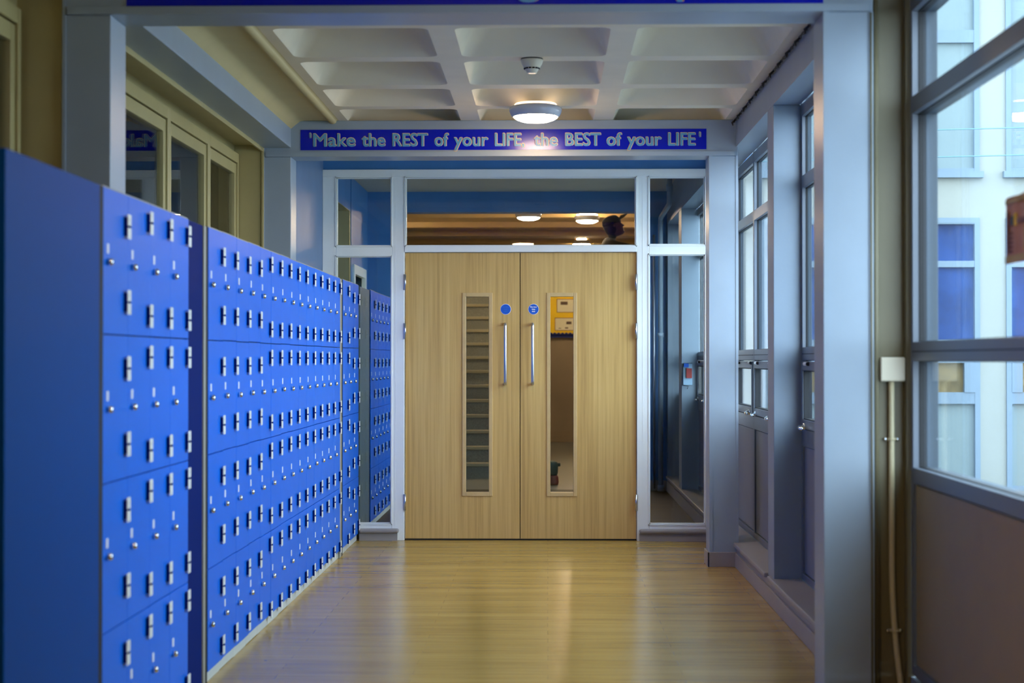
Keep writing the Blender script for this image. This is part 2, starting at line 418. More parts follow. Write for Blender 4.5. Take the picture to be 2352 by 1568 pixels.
wh = MB(); wh.box(-2.1, -1.50, 16.40, 16.62, 0, 2.73); wh.box(.95, 1.45, 16.455, 16.62, 0, 2.73); wh.box(.95, RW, 16.40, 16.455, 0, 2.73); wh.box(-2.1, 1.45, 16.40, 16.62, 2.73, 2.95)
wh.box(-2.6, 1.9, 16.62, 16.66, 2.95, 3.1)
struct('wall_far', wh, 'bluewall', 'blue cross wall with wide opening to the stair hall')
# stair hall walls
sh = MB(); sh.box(-2.7, -2.5, 16.6, 27, 0, 3.2); sh.box(1.8, 1.95, 16.6, 27, 0, 3.2); sh.box(-2.6, 1.95, 26.0, 26.2, 0, 3.2); sh.box(-2.7, -2.05, 16.5, 16.66, 0, 3.1); sh.box(1.44, 1.95, 16.5, 16.66, 0, 3.1)
sh.box(-.2, 1.8, 25.95, 26.0, 0, .1)
struct('wall_stair_hall', sh, 'hallwall', 'brown walls of the stair hall beyond the doors')
# door-side header above the glazed screen
sh = MB(); sh.box(-1.78, 1.45, DD, DD+.08, 2.628, 3.0); sh.box(RW, 1.45, DD+.0, DD+.08, 0, .14)
struct('wall_screen_head', sh, 'bluewall', 'blue header above the glazed door screen')
# rear end and the dark rooms behind the left windows
bk = MB(); bk.box(-2.1, 1.5, -6.1, -6, 0, 3)
struct('wall_back', bk, 'white', 'end wall behind the camera')
rm = MB(); rm.box(-5.1, -5, -6.1, 16.6, -.1, 3.1); rm.box(-5, -2.1, -6.1, -6, 0, 3.1); rm.box(-5, -2.1, 16.4, 16.62, 0, 3.1)
rm.box(-5, -2.05, -6, 16.5, 2.95, 3.1); rm.box(-5, -1.95, -6, 16.5, -.1, 0); rm.box(-5, -2.1, 10.4, 10.6, 0, 3)
struct('wall_classroom', rm, 'room', 'dim olive room seen through the left windows')

# ------------------------------------------------------------------ windows on the left
def left_window(n, y0, y1, label):
    e = empty('window_%d' % n, label, 'window', (LG, (y0+y1)/2, 1.0), kind='structure')
    ym = (y0+y1)/2; L = y1-y0
    mb = MB(); t = .035
    for a, b in ((-L/2, -L/2+t), (L/2-t, L/2)): mb.bbox(-.03, .03, a, b, 0, 1.56, b=.003)
    mb.bbox(-.03, .03, -L/2+t, L/2-t, 1.50, 1.56, b=.003); mb.bbox(-.03, .03, -L/2+t, L/2-t, 0, .05, b=.003)
    mb.build('window_frame', 'cream', e)
    s = MB(); a, b = -L/2+t+.004, L/2-t-.004; u = .05
    s.bbox(-.015, .02, a, a+u, .055, 1.495, b=.003); s.bbox(-.015, .02, b-u, b, .055, 1.495, b=.003)
    s.bbox(-.015, .02, a+u, b-u, 1.43, 1.495, b=.003); s.bbox(-.015, .02, a+u, b-u, .055, .12, b=.003)
    s.build('window_sash', 'cream', e)
    B(-.003, .003, a+u, b-u, .12, 1.43).build('glass', 'glass', e)
k = 1
for y0 in (.0, 1.0, 2.0, 3.0, 4.0, 5.05): left_window(k, y0, y0+1.0, 'cream timber window in the left wall nearest the camera' if y0 > 5 else 'cream window in left wall beside the camera'); k += 1
for y0, lab in ((6.44, 'cream framed left window just past the near post'), (7.44, 'cream framed left window second past the near post'), (8.44, 'cream framed left window, middle of those seen over the long locker bank'), (9.44, 'cream framed left window nearest the beam sign, beside the cream reveal')):
    left_window(k, y0, min(y0+1.0, 10.35), lab); k += 1
for y0 in (12.05, 13.05, 13.99): left_window(k, y0, min(y0+.98, 14.95), 'cream framed left window behind the glazed screen'); k += 1

# ------------------------------------------------------------------ windows on the right
def right_window(n, y0, y1, label, vent=True, panel='greypanel', z_sill=.84, od=.050):
    e = empty('window_%d' % n, label, 'window', (RG, (y0+y1)/2, .15), kind='structure')
    L = y1-y0; h = L/2; t = .028; Z = lambda z: z-.15
    fr = MB()
    def bar(ya, yb, za, zb):
        g0, g1 = (.024, .050) if od > .08 else (.020, .029)
        fr.bbox(0, g0, ya, yb, Z(za), Z(zb), b=.002); fr.box(g0, g1, ya-.003, yb+.003, Z(za)-.003, Z(zb)+.003, 1); fr.bbox(g1, od, ya, yb, Z(za), Z(zb), b=.002, mi=2)
    bar(-h, -h+t, .15, 2.86); bar(h-t, h, .15, 2.86)
    for za, zb in ((.15, .185), (z_sill, .925 if vent else .895), (1.278, 1.345), (2.165, 2.228), (2.535, 2.60), (2.82, 2.86)):
        bar(-h+t, h-t, za, zb)
    fr.box(-.002, .002, -h+t, h-t, Z(1.309), Z(1.313), 1)
    fr.build('window_frame', ['grey', 'gasket', 'outershade'], e)
    MB().box(.010, .03, -h+t+.006, h-t-.006, Z(.19), Z(z_sill-.006)).build('lower_panel', panel, e)
    g = MB()
    for za, zb in ((1.345, 2.165), (2.228, 2.535), (2.60, 2.82)) + (() if vent else ((.895, 1.278),)):
        g.box(.032, .037, -h+t, h-t, Z(za), Z(zb))
    g.build('glass', 'glass', e)
    if vent:
        s = MB(); a, b = -h+t+.006, h-t-.006; u = .045
        z0, z1 = Z(.931), Z(1.272)
        s.bbox(-.008, .03, a, a+u, z0, z1, b=.003); s.bbox(-.008, .03, b-u, b, z0, z1, b=.003); s.bbox(-.008, .03, a+u, b-u, z0, z0+u, b=.003); s.bbox(-.008, .03, a+u, b-u, z1-u, z1, b=.003)
        for q in ((a+u, a+u+.006, z0+u, z1-u), (b-u-.006, b-u, z0+u, z1-u), (a+u, b-u, z0+u, z0+u+.006), (a+u, b-u, z1-u-.006, z1-u)): s.box(.0, .04, *q, 1)
        v = s.build('vent_sash', ['grey', 'gasket'], e)
        B(.014, .02, a+u, b-u, z0+u, z1-u).build('vent_glass', 'glass', v)
        hd = MB(); zc = z0+.012
        for yc in (b-.12, a+.12):
            hd.lathe([(.004, -.006), (.017, -.004), (.018, .006), (.012, .014)], (-.012, yc, zc), 'x', 16)
            hd.tube([(-.014, yc, zc), (-.034, yc-.01, zc-.002), (-.040, yc-.04, zc-.006), (-.036, yc-.105, zc-.010)], [.009, .011, .010, .006], 10)
        hd.build('window_handle', 'chrome', v)
        st = MB()
        for yc in (b-.14, a+.14): st.tube([(-.012, yc, z1-.012), (-.012, yc-.10, z1-.012)], .009, 10, 0); st.tube([(-.012, yc-.10, z1-.012), (-.012, yc-.125, z1-.012)], .010, 10, 1)
        st.build('window_stay', ['alu', 'gasket'], v)
    return e
for y0, y1 in ((4.54, 6.06),):
    right_window(k, y0, y1, 'large right-hand window over a beige panel, nearest the camera', False, 'beigepanel', od=.092); k += 1
RWN = [(6.30, 6.66, 'narrow grey window strip just past the near right post'), (6.66, 7.66, 'grey right window hidden mostly by near post'), (7.66, 8.66, 'grey right window with opening vent, between near post and pier'),
       (8.66, 9.66, 'grey right window behind the painted pier'), (9.66, 10.66, 'grey right window with opening vent, just past the pier'), (10.66, 11.66, 'grey right window with opening vent, behind the far post'), (11.66, 11.86, 'thin grey window strip at the screen')]
for y0, y1, lab in RWN: right_window(k, y0, y1, lab, y1-y0 > .5); k += 1
for y0, y1 in ((11.97, 12.65), (12.65, 13.65), (13.65, 14.65), (14.65, 15.45), (15.45, 16.44)): right_window(k, y0, y1, 'grey right window behind the glazed screen', y1-y0 > .5); k += 1

# ------------------------------------------------------------------ glazed screen and doors
def X(px): return (px-1258)/323.5
def Z(py): return EYE+(825-py)/323.5
ya, yb = DD-.03, DD+.06
sc = empty('window_screen', 'pale painted timber screen with sidelights and transom around the doors', 'window', (0, DD, 0), kind='structure')
fr = MB()
def sb(x0, x1, z0, z1, y0=-.03, y1=.06, b=.003): fr.bbox(min(x0, x1), max(x0, x1), y0, y1, min(z0, z1), max(z0, z1), b=b)
XL0, XR1 = -1.60, 1.30
sb(XL0, X(771), .10, Z(391)); sb(X(900), X(929), 0, Z(391)); sb(X(1462), X(1490), 0, Z(391)); sb(X(1619), XR1, .10, Z(391))
sb(XL0, XR1, Z(406), Z(389), -.034, .06)
sb(X(771), X(900), Z(587), Z(567)); sb(X(929), X(1462), Z(579), Z(566), -.034); sb(X(1490), X(1619), Z(584), Z(564))
sb(X(771), X(900), Z(1213), Z(1203)); sb(X(1490), X(1619), Z(1213), Z(1203))
# glazing beads (stepped inner frames)
def bead(x0, x1, z0, z1, t=.014):
    for d, yy in ((0, -.036), (t*.5, -.024)):
        fr.box(x0, x0+t*.5+d*0, yy, yy+.03, z0, z1); fr.box(x1-t*.5, x1, yy, yy+.03, z0, z1); fr.box(x0, x1, yy, yy+.03, z1-t*.5, z1); fr.box(x0, x1, yy, yy+.03, z0, z0+t*.5)
    for q in ((x0, x0+t, z0, z1), (x1-t, x1, z0, z1), (x0, x1, z1-t, z1), (x0, x1, z0, z0+t)): fr.box(q[0], q[1], -.018, .01, q[2], q[3])
GL = [(X(770), X(901), Z(567), Z(405)), (X(770), X(901), Z(1204), Z(586)), (X(929), X(1462), Z(567), Z(405)), (X(1488), X(1620), Z(565), Z(405)), (X(1488), X(1620), Z(1204), Z(583))]
for g in GL: bead(*g)
fr.box(X(908), X(909.2), -.0315, -.028, 0, Z(395)); fr.box(X(1475), X(1476.2), -.0315, -.028, 0, Z(395))
fr.build('screen_frame', 'frame', sc)
for x0, x1, z0, z1 in GL: B(x0+.008, x1-.008, .018, .024, z0+.008, z1-.008).build('glass', 'glassdoor', sc)
for x0, x1 in ((-1.335, X(917)), (X(1467), XR1)):
    MB().bbox(x0, x1, -.07, .05, Z(1222), Z(1212), b=.012).build('sill', 'skirt', sc)
    MB().box(x0, x1-.01 if x0 < 0 else x1, -.045, .05, 0, Z(1222)).build('sill_plinth', 'skirt', sc)

def door(n, x0, x1, vx0, vx1, hx, hinge_side, label, signx, sign_text):
    e = empty('door_%d' % n, label, 'door', ((x0+x1)/2, DD, 0), kind='structure'); c = (x0+x1)/2
    z0, z1, vz0, vz1 = .012, Z(580), Z(1138), Z(673)
    if n == 1: B(x1-c-.004, x1-c+.007, .046, .050, z0, z1).build('meeting_gap_shade', 'black', e)  # black strip painting the shade in the gap between the leaves
    lf = MB()
    for q in ((x0-c, vx0-c, z0, z1), (vx1-c, x1-c, z0, z1), (vx0-c, vx1-c, z0, vz0), (vx0-c, vx1-c, vz1, z1)): lf.box(q[0], q[1], 0, .045, q[2], q[3])
    lf.build('door_leaf', 'oak', e)
    t = .022; vf = MB()
    for q in ((vx0, vx0+t, vz0, vz1), (vx1-t, vx1, vz0, vz1), (vx0+t, vx1-t, vz0, vz0+t), (vx0+t, vx1-t, vz1-t, vz1)):
        vf.bbox(q[0]-c-(.004 if q[0] == vx0 else 0), q[1]-c+(.004 if q[1] == vx1 else 0), -.008, .05, q[2]-.003, q[3]+.003, b=.003)
    v = vf.build('vision_panel_frame', 'bead', e)
    B(vx0+t-c, vx1-t-c, .02, .027, vz0+t, vz1-t).build('vision_glass', 'glassdoor', v)
    ph = MB(); hz0, hz1 = Z(881), Z(744); r = .0105; xx = hx-c
    ph.tube([(xx, .002, hz1), (xx, -.045, hz1), (xx, -.058, hz1-.004), (xx, -.062, hz1-.016), (xx, -.062, hz0+.016), (xx, -.058, hz0+.004), (xx, -.045, hz0), (xx, .002, hz0)], r, 16)
    ph.build('pull_handle', 'steel', e)
    for pa, pb in ((630, 666), (742, 778), (1134, 1171)):
        h = MB(); hxx = (x0 if hinge_side < 0 else x1)-c
        h.tube([(hxx, -.038, Z(pb)), (hxx, -.038, Z(pa))], .0075, 10); h.box(hxx-.012 if hinge_side < 0 else hxx-.004, hxx+.004 if hinge_side < 0 else hxx+.012, -.034, -.001, Z(pb), Z(pa))
        h.build('door_hinge', 'steel', e)
    s = MB().lathe([(.0385, 0), (.0385, -.002)], (signx-c, 0, Z(710)), 'y', 40, 0, False).lathe([(.0355, -.002), (.0355, -.003)], (signx-c, 0, Z(710)), 'y', 40, 1, False)
    so = s.build('fire_door_sign', ['label', 'signblue'], e, label='round blue fire door sign with white lettering' if sign_text else 'round blue sign with faded lettering')
    tm = MB()
    for i, (tx, ww) in enumerate((('Fire door', .047), ('keep', .023), ('shut', .021))):
        merge(tm, text_mesh(tx, None, None, ww, .0085, .0012, .0006, (signx-c, -.003, Z(710)+.0125-i*.0155)))
    tm.build('sign_lettering', 'label' if sign_text else mat('faded_lettering', (20, 108, 214), .4), so)
    return e
door(1, X(930)+.003, X(1194.5)-.0028, X(1063), X(1130), X(1161), -1, 'left oak veneer door leaf with narrow vision panel showing the stairs', X(1161.5), False)
door(2, X(1194.5)+.0028, X(1461)-.003, X(1257), X(1324), X(1223.5), 1, 'right oak veneer door leaf with narrow vision panel showing a yellow board', X(1225.5), True)
struct('trim_6', B(X(930), X(1461), DD+.004, DD+.05, 0, .010), 'black', 'black strip painting the shade of the gap under the double doors')  # black strip stands for the shade under the doors
# door 3: framed doorway in the far left wall
e = empty('door_3', 'pale door frame in the left wall behind the screen', 'door', (-1.77, 15.62, 0), kind='structure')
f = MB(); f.bbox(-.02, .02, -.50, -.42, 0, 2.147, b=.003); f.bbox(-.02, .02, .42, .50, 0, 2.147, b=.003); f.bbox(-.02, .02, -.42, .42, 2.06, 2.147, b=.003)
f.build('door_frame', 'frame', e)
B(-.12, -.08, -.45, .45, 0, 2.08).build('door_leaf', 'cream', e)

# ------------------------------------------------------------------ lockers
def make_locker(kind):
    """one column of four doors, origin at the front bottom near corner; depth goes to -x, width to +y"""
    e = bpy.data.objects.new('locker', None); COL.objects.link(e)
    W, Dp, H = .30, .245, 1.808
    cb = MB(); cb.box(-Dp, -.021, .0, W, .045, H-.001); cb.box(-.021, -.0195, .002, W-.002, .05, H-.004, 1); cb.box(-Dp, -.004, 0, W, H-.001, H+.003)
    cb.build('locker_body', ['carc', 'black'], e)
    MB().bbox(-.06, -.012, .001, W-.001, 0, .044, b=.002).build('locker_plinth', 'plinth', e)
    bounds = [.047, .4515, .9055, 1.359, H]
    dz = .12 if kind == 'A' else .156
    for k_ in range(4):
        z0, z1 = bounds[k_]+.0018, bounds[k_+1]-.0018
        zc = [.233, .686, 1.134, 1.584][k_]
        d = MB().bbox(-.019, 0, .0008, W-.0008, z0-zc, z1-zc, b=.0015).build('locker_door', 'blue', e); d.location = (0, 0, zc)
        for sg in (1, -1):
            h = MB()
            h.box(0, .0105, .243, .283, -.029, .029, 1)                                      # hinge body; navy stands for its shaded near side
            h.bbox(.0105, .0135, .247, .2885, -.039, -.003, b=.001, mi=0); h.bbox(.0105, .0135, .247, .2885, .003, .039, b=.001, mi=0)
            h.tube([(.0125, .268, -.004), (.0125, .268, .004)], .004, 8, 1)
            h.lathe([(.003, .0105), (.003, .0155)], (0, .262, .022), 'x', 8, 0, False)
            ho = h.build('door_hinge', ['alu', 'navy'], d); ho.location = (0, 0, sg*dz)
        MB().bbox(0, .0016, .040, .062, .022, .052, b=.0007).build('number_plate', 'label', d)
        lk = MB(); lk.lathe([(.011, 0), (.012, .006), (.0105, .015), (.007, .018)], (0, .05, -.004), 'x', 18, 0)
        lk.lathe([(.004, .017), (.004, .0185)], (0, .05, -.004), 'x', 8, 1)
        lk.box(.006, .010, .030, .042, -.008, .000, 0)
        lk.build('door_lock', ['chrome', 'black'], d)
    return e
protoA, protoB = make_locker('A'), make_locker('B')
used = {'A': False, 'B': False}
ORD = ['first', 'second', 'third', 'fourth', 'fifth', 'sixth', 'seventh', 'eighth', 'ninth', 'tenth', 'eleventh', 'twelfth', 'thirteenth', 'fourteenth']
def bank(y0, kinds, where, group):
    for i, kd in enumerate(kinds):
        pr = protoA if kd == 'A' else protoB
        o = copy_tree(pr) if used[kd] else pr
        used[kd] = True
        o.location = (LK+random.uniform(-.0005, .0005), y0+.3*i, random.choice((0, 0, .001, .002)))
        tag(o, 'blue four-door locker column, %s from the near end of %s' % (ORD[i], where), 'locker', group)
bank(5.02, 'ABBB', 'the short bank at far left', 'lockers in the nearest bank')
bank(6.585, 'AAAABBBBBBBBBB', 'the long middle bank', 'lockers in the long middle bank')
bank(10.937, 'BAA', 'the three-column bank beside the doors', 'lockers in the bank beside the doors')
bank(12.65, 'AAAAAA', 'the bank behind the glazed screen', 'lockers behind the glazed screen')
# end panels and filler strips beside the banks
def filler(name, y0, y1, m, label, x=LK-.004, xd=.235, edge=0, z1=1.806, cat='panel'):
    e = empty(name, label, cat, (x, y0, 0))
    MB().bbox(-xd, 0, 0, y1-y0, 0, z1, b=.002).build('panel_board', m, e)
    if edge:
        B(-.02, -.002, y1-y0+.0005, y1-y0+edge, 0, z1).build('gap_shade_strip', 'black', e)  # solid black strip painting the shade of an open gap
    return e
filler('end_panel', 4.10, 4.972, 'bluep', 'wide plain blue panel at far left, before the first lockers', x=LK+.002, edge=.045)
filler('filler_panel', 6.225, 6.50, 'navy', 'narrow navy filler panel between the short bank and long bank of lockers', x=LK-.006)
filler('filler_panel', 6.502, 6.54, 'carc', 'thin grey strip at near edge of the long locker bank', edge=.043, x=LK)
filler('filler_panel', 10.79, 10.87, 'carc', 'narrow grey filler strip beside the three-column locker bank', x=LK, edge=.065)
filler('filler_panel', 11.975, 12.58, 'greenfill', 'grey-green filler panel seen through the left sidelight', edge=.06)

# ------------------------------------------------------------------ signs on the beams
def rowsign(nm, yf, x0, x1, z0, z1, words, cap, base, label, flip=False, inner='ltblue', outer='outline'):
    e = empty(nm, label, 'sign', ((x0+x1)/2, yf, z0)); c = (x0+x1)/2
    B(x0-c, x1-c, (-.003 if not flip else 0), (0 if not flip else .003), 0, z1-z0).build('sign_panel', 'sign', e)
    s = -1 if not flip else 1
    for tx, wa, wb in words:
        cx, ww = (wa+wb)/2-c, abs(wb-wa); a = MB()
        gl = text_mesh(tx, None, None, ww, cap, .0008, 0, (cx, s*.003, base-z0), flip)
        for q in range(12): g2 = MB(); g2.v = [(vx+.0062*math.cos(q*PI/6), vy-s*.00016*q, vz+.0062*math.sin(q*PI/6)) for vx, vy, vz in gl.v]; g2.f = gl.f; merge(a, g2)
        b = MB(); gl = text_mesh(tx, None, None, ww, cap, .0034, 0, (cx, s*.003, base-z0), flip); merge(b, gl)
        for q in range(8): g2 = MB(); g2.v = [(vx+.0014*math.cos(q*PI/4), vy-s*.0001*(q+1), vz+.0014*math.sin(q*PI/4)) for vx, vy, vz in gl.v]; g2.f = gl.f; merge(b, g2)
        b = b.build('lettering', inner, e)
        a.build('lettering_outline', outer, b)
    return e
S2 = 370.0
def x2(px): return (px-1258)/S2
words = [("'", 708.5, 712.5), ('Make', 717, 815), ('the', 829, 884), ('REST', 900, 982), ('of', 997, 1030), ('your', 1042, 1121), ('LIFE,', 1136, 1205), ('the', 1226, 1281), ('BEST', 1298, 1380), ('of', 1393, 1428), ('your', 1440, 1519), ('LIFE', 1534, 1597), ("'", 1605, 1609)]
rowsign('banner_sign', P2-.0005, x2(688), x2(1622), EYE+(825-343)/S2, EYE+(825-296)/S2, [(t, x2(a)+.003, x2(b)-.003) for t, a, b in words], .082, EYE+(825-334.5)/S2,
        'long blue banner sign with pale lettering on the beam before the doors')
S1 = 632.0
def x1_(px): return (px-1258)/S1
rowsign('banner_sign', P1-.0005, x1_(283), x1_(1890), EYE+(825-8)/S1, 2.745, [('g', x1_(1190), x1_(1237)), ('p', x1_(1556), x1_(1606))], .095, 2.613,
        'blue banner sign cut off by the top of the photo, on the near beam', outer='orange')
rowsign('banner_sign', P1+.2205, -1.2, .9, 2.58, 2.72, [('time', -.09, -.33), ('of', -.39, -.51)], .079, 2.61,
        'blue banner sign on the back of the near beam, facing the doors', flip=True)

# ------------------------------------------------------------------ lamps and detector
def lamp(x, y, z, label, lens='lens', stem=0, energy=1.0, group=None, r=.152):
    e = empty('ceiling_lamp', label, 'lamp', (x, y, z), group)
    zs = -stem
    if stem: B(-.045, .045, -.045, .045, -stem, 0).build('lamp_stem', 'black', e)
    MB().lathe([(.09, zs), (.115, zs-.012), (.118, zs-.02)], (0, 0, 0), 'z', 40).build('lamp_base', 'lampring', e)
    MB().lathe([(r-.012, zs-.020), (r, zs-.028), (r+.001, zs-.044), (r-.005, zs-.062), (r-.014, zs-.076), (r-.022, zs-.080)], (0, 0, 0), 'z', 48).build('lamp_ring', 'lampring', e)
    MB().lathe([(r-.021, zs-.077), (r-.026, zs-.084), (r-.042, zs-.095), (r-.075, zs-.106), (r-.12, zs-.111), (.002, zs-.112)], (0, 0, 0), 'z', 48).build('lamp_lens', lens, e)
    if lens in ('lens', 'lensdim'):   # glowing band imitating escaping light; bright in the hall to light its ceiling
        MB().lathe([(.118, zs-.003), (.124, zs-.009), (.118, zs-.014)], (0, 0, 0), 'z', 40).build('lamp_glow_rim', 'rim' if lens == 'lens' else 'rimhall', e)
    return e
lamp(-.07, 9.70, CZ, 'round white ceiling lamp, lit, close above the banner sign')
G = 'round lamps in the corridor ceiling behind the view'
lamp(-.3, 3.4, CZ, 'lit round ceiling lamp above the camera end of the corridor, nearer the beam', 'lensnear', group=G)
lamp(-.3, -.6, CZ, 'lit round ceiling lamp above the camera end of the corridor, farther back', 'lensnear', group=G)
lamp(-.22, 19.2, 3.06, 'lit round lamp seen through the transom glass, left of the two', 'lensdim', .07)
lamp(.47, 19.9, 3.06, 'lit round lamp on dark stem beside the person, through the transom glass', 'lensdim', .05)
lamp(.7, 17.3, 3.06, 'added unseen stair hall lamp near the right wall', 'lensdim'); lamp(1.45, 20.6, 3.06, 'added unseen stair hall lamp by the right wall of the hall', 'lensdim'); lamp(-2.1, 20.6, 3.06, 'added unseen stair hall lamp by the left wall of the hall', 'lensdim'); lamp(.5, 24.7, 3.06, 'added unseen stair hall lamp in front of the notice board', 'lensdim')  # hidden lamps added to brighten the hall ceiling and notice board
e = empty('tube_lamp', 'lit strip lamp at left edge of the transom view', 'lamp', (-1.95, 23.2, 3.06))
B(-.55, .27, -.04, .04, -.035, 0).build('lamp_body', 'plastic', e); MB().tube([(-.54, 0, -.05), (.26, 0, -.05)], .018, 10).build('lamp_tube', 'tube', e)

e = empty('smoke_detector', 'white round smoke detector on a ceiling rib', 'smoke detector', (-.078, 8.26, CZ))
MB().lathe([(.054, 0), (.055, -.006)], n=36).build('detector_base', 'black', e)
MB().lathe([(.055, -.005), (.056, -.010), (.050, -.028), (.042, -.040), (.036, -.050), (.031, -.058), (.027, -.062), (.025, -.070), (.020, -.072)], n=36).build('detector_head', 'plastic', e)
v = MB()
for i in range(14):
    a = 2*PI*i/14; c, s_ = math.cos(a), math.sin(a)
    for q in (0,):
        cx, cy, zz = .0365*c, .0365*s_, -.049
        v.tube([(cx-.006*s_, cy+.006*c, zz), (cx+.006*s_, cy-.006*c, zz)], .0042, 8)
v.build('detector_vents', 'black', e)

# ------------------------------------------------------------------ cable along the ceiling edge, conduit, switch box
cb = MB(); n = 160
for ph in (0, PI):
    cb.tube([(RW-.014+.005*math.cos(i*.9+ph), 6.35+i*4.02/n, CZ-.016+.005*math.sin(i*.9+ph)) for i in range(n+1)], .0035, 6)
for i in range(14):
    y = 6.5+i*.29; cb.tube([(RW-.014, y, CZ-.016), (RW-.035, y+.01, CZ-.035), (RW-.03, y+.02, CZ-.05)], [.005, .007, .003], 6)
tag(cb.build('fairy_light_cable', 'cable'), 'black twisted cable with small bulbs along the right ceiling edge', 'cable')

yf = P1+.03
e = empty('socket_box', 'square cream junction box on the filler wall beside the right window', 'junction box', (1.249, yf, 1.206))
MB().bbox(-.044, .044, -.036, -.012, -.002, .084, b=.004).build('box_cover', 'plastic', e); B(-.042, .042, -.014, 0, 0, .082).build('box_back', 'plastic', e)
pt = []
for i in range(30):
    t = i/29; z = 1.206-t*1.206; x = 1.247+(0.0 if z > .55 else (.55-z)**2*.16)
    pt.append((x, yf-.014, z))
tag(MB().tube(pt, .0105, 14).build('conduit', 'conduit'), 'thin cream conduit running down from the junction box', 'conduit')
for z, lab in ((.993, 'upper two-screw clip holding the cream conduit'), (.300, 'lower two-screw clip holding the cream conduit')):
    c = empty('conduit_clip', lab, 'clip', (1.247+(0 if z > .5 else .010), yf, z), 'clips on the conduit')
    m = MB(); m.bbox(-.026, .026, -.004, 0, -.006, .006, b=.001); m.tube([(-.014, -.003, 0), (-.013, -.018, 0), (-.006, -.028, 0), (.006, -.028, 0), (.013, -.018, 0), (.014, -.003, 0)], .0035, 8); m.build('clip_strap', 'conduit', c)
    for sx in (-.022, .022): MB().lathe([(.007, 0), (.007, -.004), (.004, -.007)], (sx, -.004, 0), 'y', 14).build('screw', 'chrome', c)

# poster taped on the near right window
e = empty('poster', 'brown printed poster stuck on the right-hand window glass', 'poster', (RG+.028, 4.905, 1.56))
n = 12; P = MB(); vs_ = []; fs_ = []
for i in range(n+1):
    for j in (0, 1):
        yy = -.30*i/n; zz = j*(.192)+ (.0015 if j else 0)*math.sin(i); vs_.append((.0+.002*math.sin(i*1.3), yy+(.004*math.sin(j*2+1) if i == 0 else 0), zz)); vs_.append((.0012+.002*math.sin(i*1.3), yy+(.004*math.sin(j*2+1) if i == 0 else 0), zz))
for i in range(n):
    a = i*4; b = a+4; fs_ += [(a, a+2, b+2, b), (a+1, b+1, b+3, a+3), (a, b, b+1, a+1), (a+2, a+3, b+3, b+2)]
fs_ += [(0, 1, 3, 2), (n*4, n*4+2, n*4+3, n*4+1)]
P.add(vs_, fs_); P.build('poster_sheet', 'poster', e)
q = MB(); q.box(-.0035, -.002, -.3, -.002, .002, .022, 0); q.box(-.0035, -.002, -.3, -.002, .172, .186, 0); q.box(-.0035, -.002, -.036, -.010, .03, .15, 1); q.box(-.0035, -.002, -.3, -.05, .11, .125, 1)
for i in range(6): q.box(-.0035, -.002, -.3+.02*i, -.290+.02*i, .03, .1, 0 if i % 2 else 2)
q.box(-.0038, -.002, -.085, -.06, .108, .135, 3); q.box(-.0038, -.002, -.12, -.092, .105, .14, 4)
for i in range(5): q.box(-.0036, -.002, -.075, -.045, .03+i*.013, .036+i*.013, 1)
q.build('poster_print', ['postercream', 'posterdark', 'poster', 'green', 'yellow'], e)

# ------------------------------------------------------------------ beyond the doors
st = empty('stair', 'terrazzo stair flight seen through the left door panel', 'stairs', (-.85, 18, 0))
N = 15; sm, sn = MB(), MB()
for i in range(N):
    sm.box(-.72, .62, i*.28, (i+1)*.28 if i < N-1 else 5.4, 0, (i+1)*.165-.012); sn.bbox(-.72, .62, i*.28-.02, i*.28+.06, (i+1)*.165-.034, (i+1)*.165, b=.004); sn.box(-.72, .62, i*.28+.06, (i+1)*.28 if i < N-1 else 5.4, (i+1)*.165-.012, (i+1)*.165-.004)
sm.build('stair_steps', 'terrazzo', st); sn.build('stair_nosings', 'nosing', st)

e = empty('notice_board', 'yellow notice board with blue scalloped border, seen through right door panel', 'notice board', (.5, 25.995, 1.62))
B(-.6, .75, -.03, 0, 0, 1.0).build('board_backing', 'yellow', e)
b_ = MB(); b_.box(-.6, .75, -.036, -.03, 0, .05)
for i in range(22): b_.lathe([(.03, 0), (.03, .006)], (-.57+i*.06, -.036, .05), 'y', 12, 0, False)
b_.build('board_border', 'boardblue', e)
def sheet(x, z, w_, h_, label, pic):
    p = empty('notice_sheet', label, 'notice', (x, 25.963, z), 'sheets on the yellow notice board')
    B(-w_/2, w_/2, -.002, .0, 0, h_).build('sheet_paper', 'paper', p)
    m = MB(); m.box(-w_/2, w_/2, -.004, -.002, 0, .008, 1); m.box(-w_/2, w_/2, -.004, -.002, h_-.008, h_, 1); m.box(-w_/2, -w_/2+.008, -.004, -.002, 0, h_, 1)
    for bx0, bx1, bz0, bz1 in pic: m.box(bx0, bx1, -.004, -.002, bz0, bz1, 0)
    m.build('sheet_print', ['ink', 'posterdark'], p)
sheet(.29, 2.01, .30, .21, 'upper framed sheet on the yellow notice board', ((-.09, .02, .12, .17),))
sheet(.27, 1.73, .32, .20, 'lower framed sheet on the yellow notice board', ((-.1, -.06, .03, .04), (.0, .05, .03, .05), (.02, .10, .10, .14)))

e = empty('school_bag', 'small dark green and maroon bag on the floor, seen through right door panel', 'bag', (.045, 17.1, 0))
m = MB()
m.lathe([(.03, .0), (.062, .004), (.068, .03), (.064, .08), (.055, .10)], n=20); m.build('bag_base', 'maroon', e)
m = MB().lathe([(.05, .098), (.060, .13), (.062, .20), (.052, .235), (.02, .25)], n=20); m.bbox(.03, .085, -.02, .02, .19, .225, b=.008); m.build('bag_top', 'green', e)

